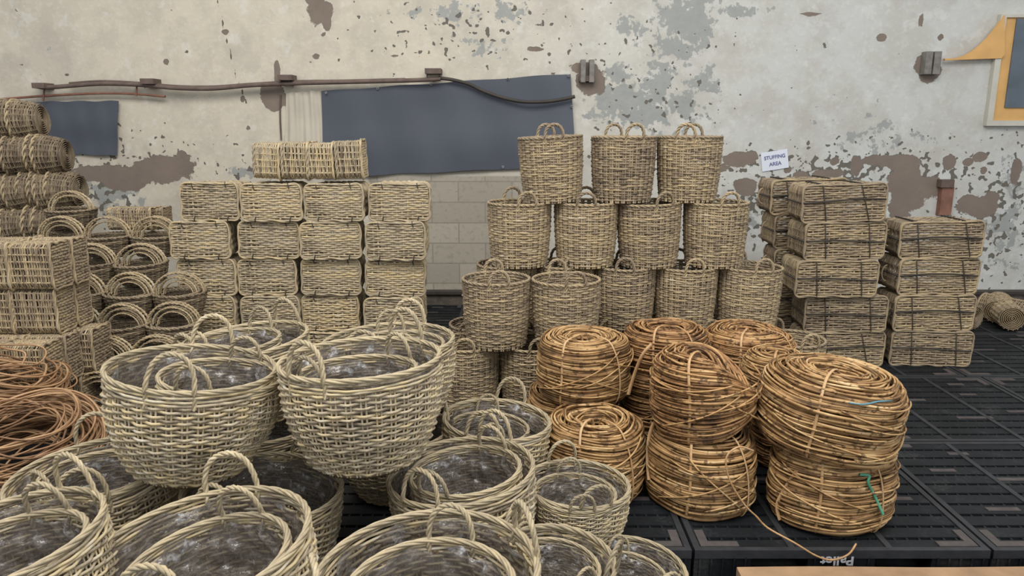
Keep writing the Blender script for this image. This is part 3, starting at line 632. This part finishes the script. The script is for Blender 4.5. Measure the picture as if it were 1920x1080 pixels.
strip('twine', [A_(1592, 755, 2.648), A_(1605, 757, 2.643), A_(1618, 758, 2.638), A_(1632, 756, 2.646), A_(1645, 753, 2.660), A_(1658, 752, 2.668), A_(1672, 751, 2.686)], .003, .005, M['rope_blue'], 'blue plastic twine on the top of the wide right coil', 'twine', ref=(0, 0, 1))
strip('twine', [A_(1612, 890, 2.672), A_(1630, 892, 2.677), A_(1628, 905, 2.668), A_(1640, 930, 2.688), A_(1656, 965, 2.683)], .003, .006, M['rope_green'], 'green plastic twine dangling on the lower right coil', 'twine')

# reddish loose cane at far left
def loose(R, h, seed, n_=46):
    rng = np.random.default_rng(seed); root = empty('loose_rattan_bundle'); m = MB(); th = np.arange(64)/64*2*PI
    for j in range(n_*2):
        p = rng.uniform(0, 6.28, 5); rad = R*(.35+.65*rng.uniform(0, 1)**.6); v = rng.uniform(0, 1)
        dr = .03*np.sin(th+p[0])+.012*np.sin(3*th+p[1]); dz = rng.uniform(.01, .05)*np.sin(th+p[2])+.012*np.sin(3*th+p[3])
        z = np.clip(h*v*(1-.5*(rad/R)**3) + dz, .01, None)
        m.tube(np.stack([(rad+dr)*np.cos(th), (rad+dr)*np.sin(th), z], 1), .0048*rng.uniform(.8, 1.2), 5, True, ref=(0, 0, 1), tone=np.clip(rng.uniform(.2, .9)+.2*np.sin(2*th+p[4]), 0, 1))
    m.obj('wound_cane', M['red'], root); return root
put(loose(.36, .34, 31), 60, 3.12, .06, (R_(16), R_(8), 0), 'reddish brown loose rattan bundle with springy loops behind the front left baskets', group='loose rattan bundles at far left', cat='rattan bundle')
put(loose(.30, .40, 33), 0, 3.45, .16, (R_(10), R_(6), R_(80)), 'reddish rattan bundle further back, against the left box baskets', group='loose rattan bundles at far left', cat='rattan bundle')

# ================================================================== ROUND HANDLED BASKETS IN FRONT
BR, BH = .30, .365
big = [round_basket('round_basket', BR, .205, BH, 27, 36, .0054, .0075, 100+s, M['pale'], M['palerim'], (.160, .120, .06, .0054, .0052), bulge=.026, plastic=True, pair=True, rimR=.0055, rimr=.0052, rimturns=8, stk=.0040, wv=(.25, .9, .87)) for s in (0, 1)]
mid = round_basket('round_basket', .215, .165, .25, 20, 28, .0048, .0062, 120, M['pale'], M['palerim'], (.126, .10, .045, .0048, .0045), bulge=.015, plastic=True, rimR=.005, rimr=.0048, rimturns=6, stk=.0038, wv=(.25, .9, .86))
def rimat(proto, h, px, py, Z=None, depth=None, rz=0, rx=0, ry=0, sc=1, label='', group='round handled baskets with plastic liners'):
    hs = sc if np.isscalar(sc) else sc[2]
    c_ = at(px, py, depth) if depth else atZ(px, py, Z); e = Euler((R_(rx), R_(ry), 0)).to_matrix() @ Euler((0, 0, R_(rz))).to_matrix()
    loc = c_ - e @ Vector((0, 0, h*hs)); return place(proto, loc, e.to_euler(), sc, label, 'basket', group)
B0, B1 = big
rimat(B0, BH, 362, 688, depth=2.64, rz=-82, rx=-2, ry=6, sc=(.93, .93, 1), label='big pale round basket on top at left, handle standing at its front')
rimat(B1, BH, 676, 670, depth=2.64, rz=-118, rx=-2, ry=-2, sc=(.93, .93, 1), label='big pale round basket on top at centre, tilted up to the right')
rimat(mid, .25, 415, 704, depth=2.66, rz=85, rx=-2, ry=6, sc=.95, label='smaller round basket nested inside the big top left basket')
rimat(mid, .25, 672, 694, depth=2.64, rz=52, rx=-3, ry=-2, sc=.95, label='smaller round basket nested inside the big top centre basket')
rimat(B1, BH, 452, 638, depth=3.22, rz=-120, ry=-6, rx=1, sc=.93, label='round basket behind the big top left one, in front of the box baskets')
rimat(B0, BH, 728, 638, depth=3.22, rz=-102, ry=-2, rx=0, sc=.93, label='round basket behind the big top centre one, in front of the box baskets')
rimat(mid, .25, 432, 640, depth=3.2, rz=-110, ry=-4, sc=.95, label='small basket nested in the rear left basket, handle poking up')
rimat(mid, .25, 742, 645, depth=3.2, rz=-75, ry=0, sc=.95, label='small basket nested in the rear centre basket, handle poking up')
place(B0, (-1.12, 3.10, 0), (0, 0, .3), .9, group='round handled baskets with plastic liners', label='lower basket hidden beneath the rear left basket')
place(B1, (-.52, 3.10, 0), (0, 0, 3.4), .8, group='round handled baskets with plastic liners', label='lower basket hidden beneath the rear centre basket')
rimat(B1, BH, 172, 880, depth=2.74, rz=-66, ry=-4, rx=2, sc=(.92, .92, 1), label='round basket at left under the big top left one, tall front handle')
rimat(mid, .25, 185, 886, depth=2.72, rz=60, sc=.9, label='small basket nested in the left basket beneath the top layer')
rimat(B0, BH, 495, 912, depth=2.72, rz=-110, ry=4, rx=0, sc=(.92, .92, 1), label='round basket in the gap below the two big top baskets')
rimat(B0, BH, 370, 1020, depth=2.06, rz=-88, ry=-7, rx=2, sc=1.0, label='large round basket at bottom left of centre holding a smaller basket')
rimat(mid, .25, 386, 1050, depth=2.04, rz=82, ry=-9, rx=3, sc=1.02, label='smaller basket with yellow rim nested in the bottom left of centre basket')
rimat(B1, BH, -8, 1012, depth=2.02, rz=70, ry=-8, rx=2, sc=(.88, .88, 1), label='round basket cut off at the bottom left corner, plastic liner inside')
rimat(mid, .25, -6, 1040, depth=2.0, rz=85, ry=-8, rx=2, label='smaller basket nested in the bottom left corner basket')
rimat(B1, BH, 800, 1070, depth=2.02, rz=22, ry=-3, rx=2, sc=1.0, label='large round basket at the bottom centre edge with plastic liner')
rimat(mid, .25, 806, 1105, depth=1.98, rz=-100, ry=-2, rx=3, sc=1.05, label='smaller yellow rimmed basket nested in the bottom centre basket')
rimat(B0, BH, 864, 880, depth=2.78, rz=-118, ry=-5, rx=1, sc=(.90, .90, 1), label='round basket right of the big top centre one, nested basket and handle at left front')
rimat(mid, .25, 872, 880, depth=2.78, rz=60, ry=-5, sc=.95, label='smaller basket nested in the basket right of the top centre one')
rimat(mid, .25, 932, 785, Z=.34, rz=-105, ry=4, sc=1.08, label='round basket beside the rattan coils with two tall handles')
rimat(mid, .25, 918, 800, Z=.30, rz=-85, ry=4, sc=.8, label='tiny basket nested in the basket beside the rattan coils')
rimat(mid, .25, 1083, 905, Z=.235, rz=105, ry=2, sc=.93, label='round basket in front of the lower left rattan coil, handle at its back')
rimat(mid, .25, 1078, 922, Z=.235, rz=95, ry=2, sc=.72, label='small basket nested in the one before the lower left rattan coil')
rimat(mid, .25, 1045, 1048, depth=2.45, rz=150, ry=4, rx=3, sc=(.88, .88, 1.38), label='round grey basket at the bottom, right of the bottom centre basket')
rimat(mid, .25, 1038, 1060, depth=2.44, rz=-50, ry=4, rx=3, sc=.70, label='small basket nested in the grey basket at the bottom')
rimat(mid, .25, 1192, 1062, Z=.06, rz=-60, ry=6, rx=3, sc=.84, label='rightmost foreground basket at the bottom edge beside the pallet')
rimat(mid, .25, 1180, 1078, Z=.06, rz=-80, ry=6, rx=3, sc=.62, label='small basket nested in the rightmost foreground basket')

# ================================================================== BOX BASKET WALL
NUM = ['leftmost', 'second from left', 'third from left', 'rightmost']; ROW = ['bottom', 'second', 'third', 'fourth', 'top']
bx = [box_basket('box_basket', .382, .235, .30, 18, 26, 15, 11, .0068, 200+s, M['box'], corner=.04, taper=.016) for s in (0, 1, 2)]
rng = np.random.default_rng(77)
shiftp = {4: (396, 511, 628, 750), 3: (378, 506, 622, 743), 2: (391, 504, 622, 742), 1: (392, 510, 622, 740), 0: (392, 510, 622, 742)}
for r_ in range(5):
    for c_ in range(4):
        z = .002 + r_*.2485; Y = 4.84 + rng.uniform(-.03, .03) - (.04 if c_ == 3 else 0); d = Y*CP+(CAM_H-z)*SP
        place(bx[rng.integers(0, 3)], ((shiftp[r_][c_]-960)/FPX*d, Y, z), (R_(rng.uniform(-1, 1)), R_(rng.uniform(-1.0, 1.0)), R_(rng.uniform(-4, 3))), (rng.uniform(.98, 1.02), 1, rng.uniform(.99, 1.015)),
              'rectangular basket in the %s row of the box wall, %s' % (ROW[r_], NUM[c_]), 'basket', 'rectangular box baskets stacked four wide')
nb = box_basket('box_basket', .30, .225, .160, 13, 24, 13, 13, .0058, 210, M['box'], axis='x', ties=False, taper=.008)
for i_, px in enumerate((516, 564, 613, 662)):
    z = 1.262; d = 5.0*CP+(CAM_H-z)*SP
    place(nb, ((px-960)/FPX*d, 5.0, z), (0, R_((2, 1, -1, -2)[i_]), R_((-3, 2, 0, 5)[i_])), (1, 1, (1, 1.02, 1, 1.06)[i_]), 'narrow basket on its side on top of the four wide stack, %s' % NUM[i_], 'basket', 'narrow baskets in a row on top of the box stack')

# strapped boxes at right
sb = [box_basket('strapped_basket', .535, .235, .30, 16, 30, 14, 14, .006, 230+s, M['grey'], straps=True, ties=False, handles=(s == 1)) for s in (0, 1, 2)]
sw = ['topmost', 'second from top', 'third from top', 'fourth from top', 'lowest']
def strapped(lst, Y, n_, tagl, group, dy=0):
    for i_, px in enumerate(lst):
        z = .002 + (n_-1-i_)*.247; yy = Y+rng.uniform(-.03, .03); d = yy*CP+(CAM_H-z)*SP
        place(sb[rng.integers(0, 3) if tagl[:4] != 'rear' else 1], ((px-960)/FPX*d, yy, z), (0, R_(rng.uniform(-1, .3) - (1.6 if i_ == 0 else 0)), R_(rng.uniform(-3, 3))), 1, 'cord-bound rectangular basket, %s of the %s' % (sw[i_] if i_ < n_-1 else 'lowest', tagl), 'basket', group)
strapped((1581, 1582, 1566, 1583, 1581), 4.82, 5, 'front stack of five', 'cord-bound baskets in the front tall stack')
strapped((1762, 1756, 1748, 1742), 4.86, 4, 'right stack of four', 'cord-bound baskets in the right stack')
strapped((1515, 1520, 1520, 1522, 1522), 5.27, 5, 'rear dark stack of five', 'cord-bound baskets in the rear stack')

# boxes at far left
lb = [box_basket('box_basket', .215, .243, .235, 17, 22, 14, 9, .006, 250+s, M['grey'], axis='x', ties=False, taper=.004) for s in (0, 1)]
for r_, (pxr, yf) in enumerate(((160, 3.92), (90, 3.66), (112, 3.88), (104, 3.86))):
    z = .002 + r_*.2485
    for k_, (dpx, dy, nm, sy) in enumerate(((0, .085, 'front right', .78), (-82, .085, 'front left', .78), (6, .235, 'back right', .62), (-76, .235, 'back left', .62)) + (((30, .40, 'rearmost', .9),) if r_ == 1 else ())):
        Y = yf+dy; d = Y*CP+(CAM_H-z)*SP; dd = yf*CP+(CAM_H-z)*SP; X = (pxr-960)/FPX*dd - .12 + dpx/FPX*dd
        place(lb[(r_+k_) % 2], (X, Y, z), (0, R_(rng.uniform(-1, 1)), R_(rng.uniform(-3, 2))), (1, sy, 1), 'grey square basket in the far left stack, %s row, %s' % (['bottom', 'second', 'third', 'top'][r_], nm), 'basket', 'box baskets of the far left stack')

# ================================================================== TALL ROUND BASKETS
TR, TH = .186, .378
tall = [round_basket('tall_basket', TR, .160, TH, 25, 30, .0066, .0045, 300+s, M['grey'], M['grey'], (.105, .072, .035, .0055, .005), bulge=.004, pair=True, rimR=.0045, rimr=.005, rimturns=12, th=(-PI/2, PI/2), sides=5, wv=(.7, .55, None)) for s in (0, 1, 2)]
def tallrow(lst, z, fmt):
    for i_, (px, Y, rz, ry) in enumerate(lst):
        d = Y*CP+(CAM_H-z-.2)*SP
        place(tall[rng.integers(0, 3)], ((px-960)/FPX*d, Y, z), (0, R_(ry), R_(rz)), (1, 1, 1), fmt % ['leftmost', 'second from left', 'third from left', 'fourth from left', 'fifth from left', 'sixth from left'][i_], 'basket', 'tall round wicker baskets in the pyramid')
P_ = .385
tallrow([(1037, 4.52, 5, -3), (1168, 4.52, 12, 0), (1291, 4.55, -20, 0)], 3*P_, 'tall round basket in the top row of the pyramid, %s')
tallrow([(974, 4.50, 14, 0), (1098, 4.50, -5, 0), (1218, 4.50, 20, -2), (1340, 4.50, 10, 0)], 2*P_, 'tall round basket in the second row of the pyramid, %s')
tallrow([(931, 4.10, 6, 0), (1061, 4.08, 12, 0), (1170, 4.50, -8, 0), (1284, 4.48, 3, 0), (1402, 4.46, 8, 1)], P_, 'tall round basket in the third row of the pyramid, %s')
tallrow([(876, 4.14, 0, 0), (998, 4.14, 10, 0), (1120, 4.14, 18, 0), (1240, 4.16, 16, 0), (1359, 4.18, 14, 0), (1480, 4.22, 12, 0)], 0, 'tall round basket in the front bottom row, %s')
tallrow([(900, 4.56, 0, 0), (1015, 4.56, 10, 0), (1125, 4.56, 8, 0), (1236, 4.60, 6, 0), (1350, 4.62, 14, 0)], 0, 'mostly hidden tall basket in the rear bottom row, %s')
tallrow([(952, 4.56, 0, 0), (1060, 4.56, 10, 0)], P_, 'round basket supporting the second row from behind, %s')

# lying cylinders at far right
cy = round_basket('lying_hamper', .098, .092, .34, 20, 18, .0055, .005, 330, M['grey'], M['grey'], None, pair=False, sides=4, th=())
for i_, (px, Y, rz) in enumerate(((1828, 5.75, 20), (1868, 5.95, -35), (1898, 5.72, -20), (1925, 5.9, 30))):
    d = Y*CP+1.5*SP; place(cy, ((px-960)/FPX*d, Y, .103), (R_(-90), 0, R_(rz)), 1, 'small cylindrical hamper lying on the pallets at far right, %s' % NUM[i_], 'hamper', 'cylindrical hampers lying by the wall')

# ================================================================== LEFT: NESTED SETS WITH HOOP HANDLES
def hoop_basket(seed):
    rng = np.random.default_rng(seed); root = empty('hoop_basket'); rad, rb, h = .165, .125, .135
    def prof(t): q = rb+(rad-rb)*t**.6; return h*t, q, q, q
    m = MB(); weave(m, prof, 12, 22, .0055, .0055, rng, seg=3, sides=4, pair=False); disc(m, rb, .006, 6, rng, .005); m.obj('woven_body', M['brown'], root)
    rimrope(prof, 1, .006, .0055, 20, rng, n=60, strands=2).obj('rim', M['brown'], root)
    for dy in (-.02, .02):
        q = np.linspace(0, PI, 26); P = [np.array((.158*math.cos(v), dy, h-.01+.14*math.sin(v))) for v in q]
        m = MB(); m.rope(P, .0045, .0055, 9, 2, 5, False, ref=(0, 1, 0), tone=.85, rng=rng); m.obj('handle', M['grey'], root)
    return root
hb = hoop_basket(400)
sets = [(195, 3.98, 0), (300, 4.0, 0), (205, 4.16, .15), (302, 4.18, .15), (148, 4.34, .30), (238, 4.34, .30), (330, 4.38, .30), (160, 4.54, .45), (250, 4.54, .45), (340, 4.56, .45), (178, 4.74, .60), (270, 4.74, .60), (122, 4.95, .75), (208, 4.93, .75), (296, 4.95, .75), (138, 5.16, .90)]
hname = ['bottom', 'second', 'third', 'fourth', 'fifth', 'sixth', 'top']
cnt = {}
sets.sort(key=lambda s_: (s_[2], s_[0]))
for (px, Y, z) in sets:
    lv = int(round(z/.15)); cnt[lv] = cnt.get(lv, 0)+1
    for q_, (sc, dz, nm) in enumerate(((.95, 0, 'outer'), (.77, .02, 'middle'), (.60, .038, 'inner'))):
        if q_ == 2 and (lv + cnt[lv]) % 4 == 3: continue
        d = Y*CP+(CAM_H-z)*SP
        place(hb, ((px-960)/FPX*d, Y, z+dz+.003), (0, R_(rng.uniform(-2, 2)), R_(rng.uniform(-6, 10))), sc,
              '%s hoop-handled basket of the nested set, %s step of the pile, %s from left' % (nm, hname[lv], ['first', 'second', 'third', 'fourth'][cnt[lv]-1]), 'basket', 'nested hoop-handled baskets at the left')
d = 5.1*CP+.5*SP
place(lb[0], ((248-960)/FPX*d, 5.12, .90), (0, 0, R_(-4)), (1.25, .7, .62), 'small flat box basket resting on top of the hoop-handled baskets', 'basket')
place(lb[1], ((285-960)/FPX*d, 5.16, .90), (0, 0, R_(3)), (.55, .7, .6), 'narrow dark basket end beside the flat box basket on the pile', 'basket')
for X0, nm in ((248, 'left'), (300, 'right')): pass

# far left rows of nested bowls on their sides
def bowl(seed):
    rng = np.random.default_rng(seed); root = empty('round_basket'); rad, rb, h = .145, .105, .17
    def prof(t): q = rb+(rad-rb)*t**.7; return h*t, q, q, q
    X = Matrix(((0, 0, -1, 0), (0, 1, 0, 0), (1, 0, 0, rad), (0, 0, 0, 1)))
    m = MB(); weave(m, prof, 16, 20, .0058, .004, rng, seg=3, sides=4, pair=False); disc(m, rb, .004, 7, rng, .006); m.xf(X).obj('woven_body', M['brown'], root)
    rimrope(prof, 1, .008, .0075, 8, rng, n=56, strands=2, tone=.7).xf(X).obj('rim', M['grey'], root); return root
bw = bowl(500); 
rend = [(165, 5.36), (165, 5.38), (160, 5.40), (152, 5.42), (150, 5.44), (128, 5.46), (84, 5.50)]
rn = ['lowest', 'second lowest', 'third lowest', 'middle', 'third highest', 'second highest', 'topmost']
for r_, (pe, Y) in enumerate(rend):
    z = .002 + r_*.248; d = Y*CP+(CAM_H-z-.1)*SP; x = (pe-960)/FPX*d; k_ = 0
    ordn = ['first', 'second', 'third', 'fourth', 'fifth', 'sixth', 'seventh', 'eighth', 'ninth', 'tenth', 'eleventh', 'twelfth', 'thirteenth', 'fourteenth', 'fifteenth']
    while x > (-60-960)/FPX*d:
        place(bw, (x, Y+rng.uniform(-.008, .008), z), (0, R_(rng.uniform(-5, 5)), R_(rng.uniform(-7, 7))), 1, 'brown round basket on its side, %s from right in the %s row' % (ordn[k_], rn[r_]), 'basket', 'nested round baskets lying in rows at the far left')
        x -= (.062, .085, .07, .11, .06)[(k_+r_) % 5]; k_ += 1
        if r_ < 2 and k_ > 6: break
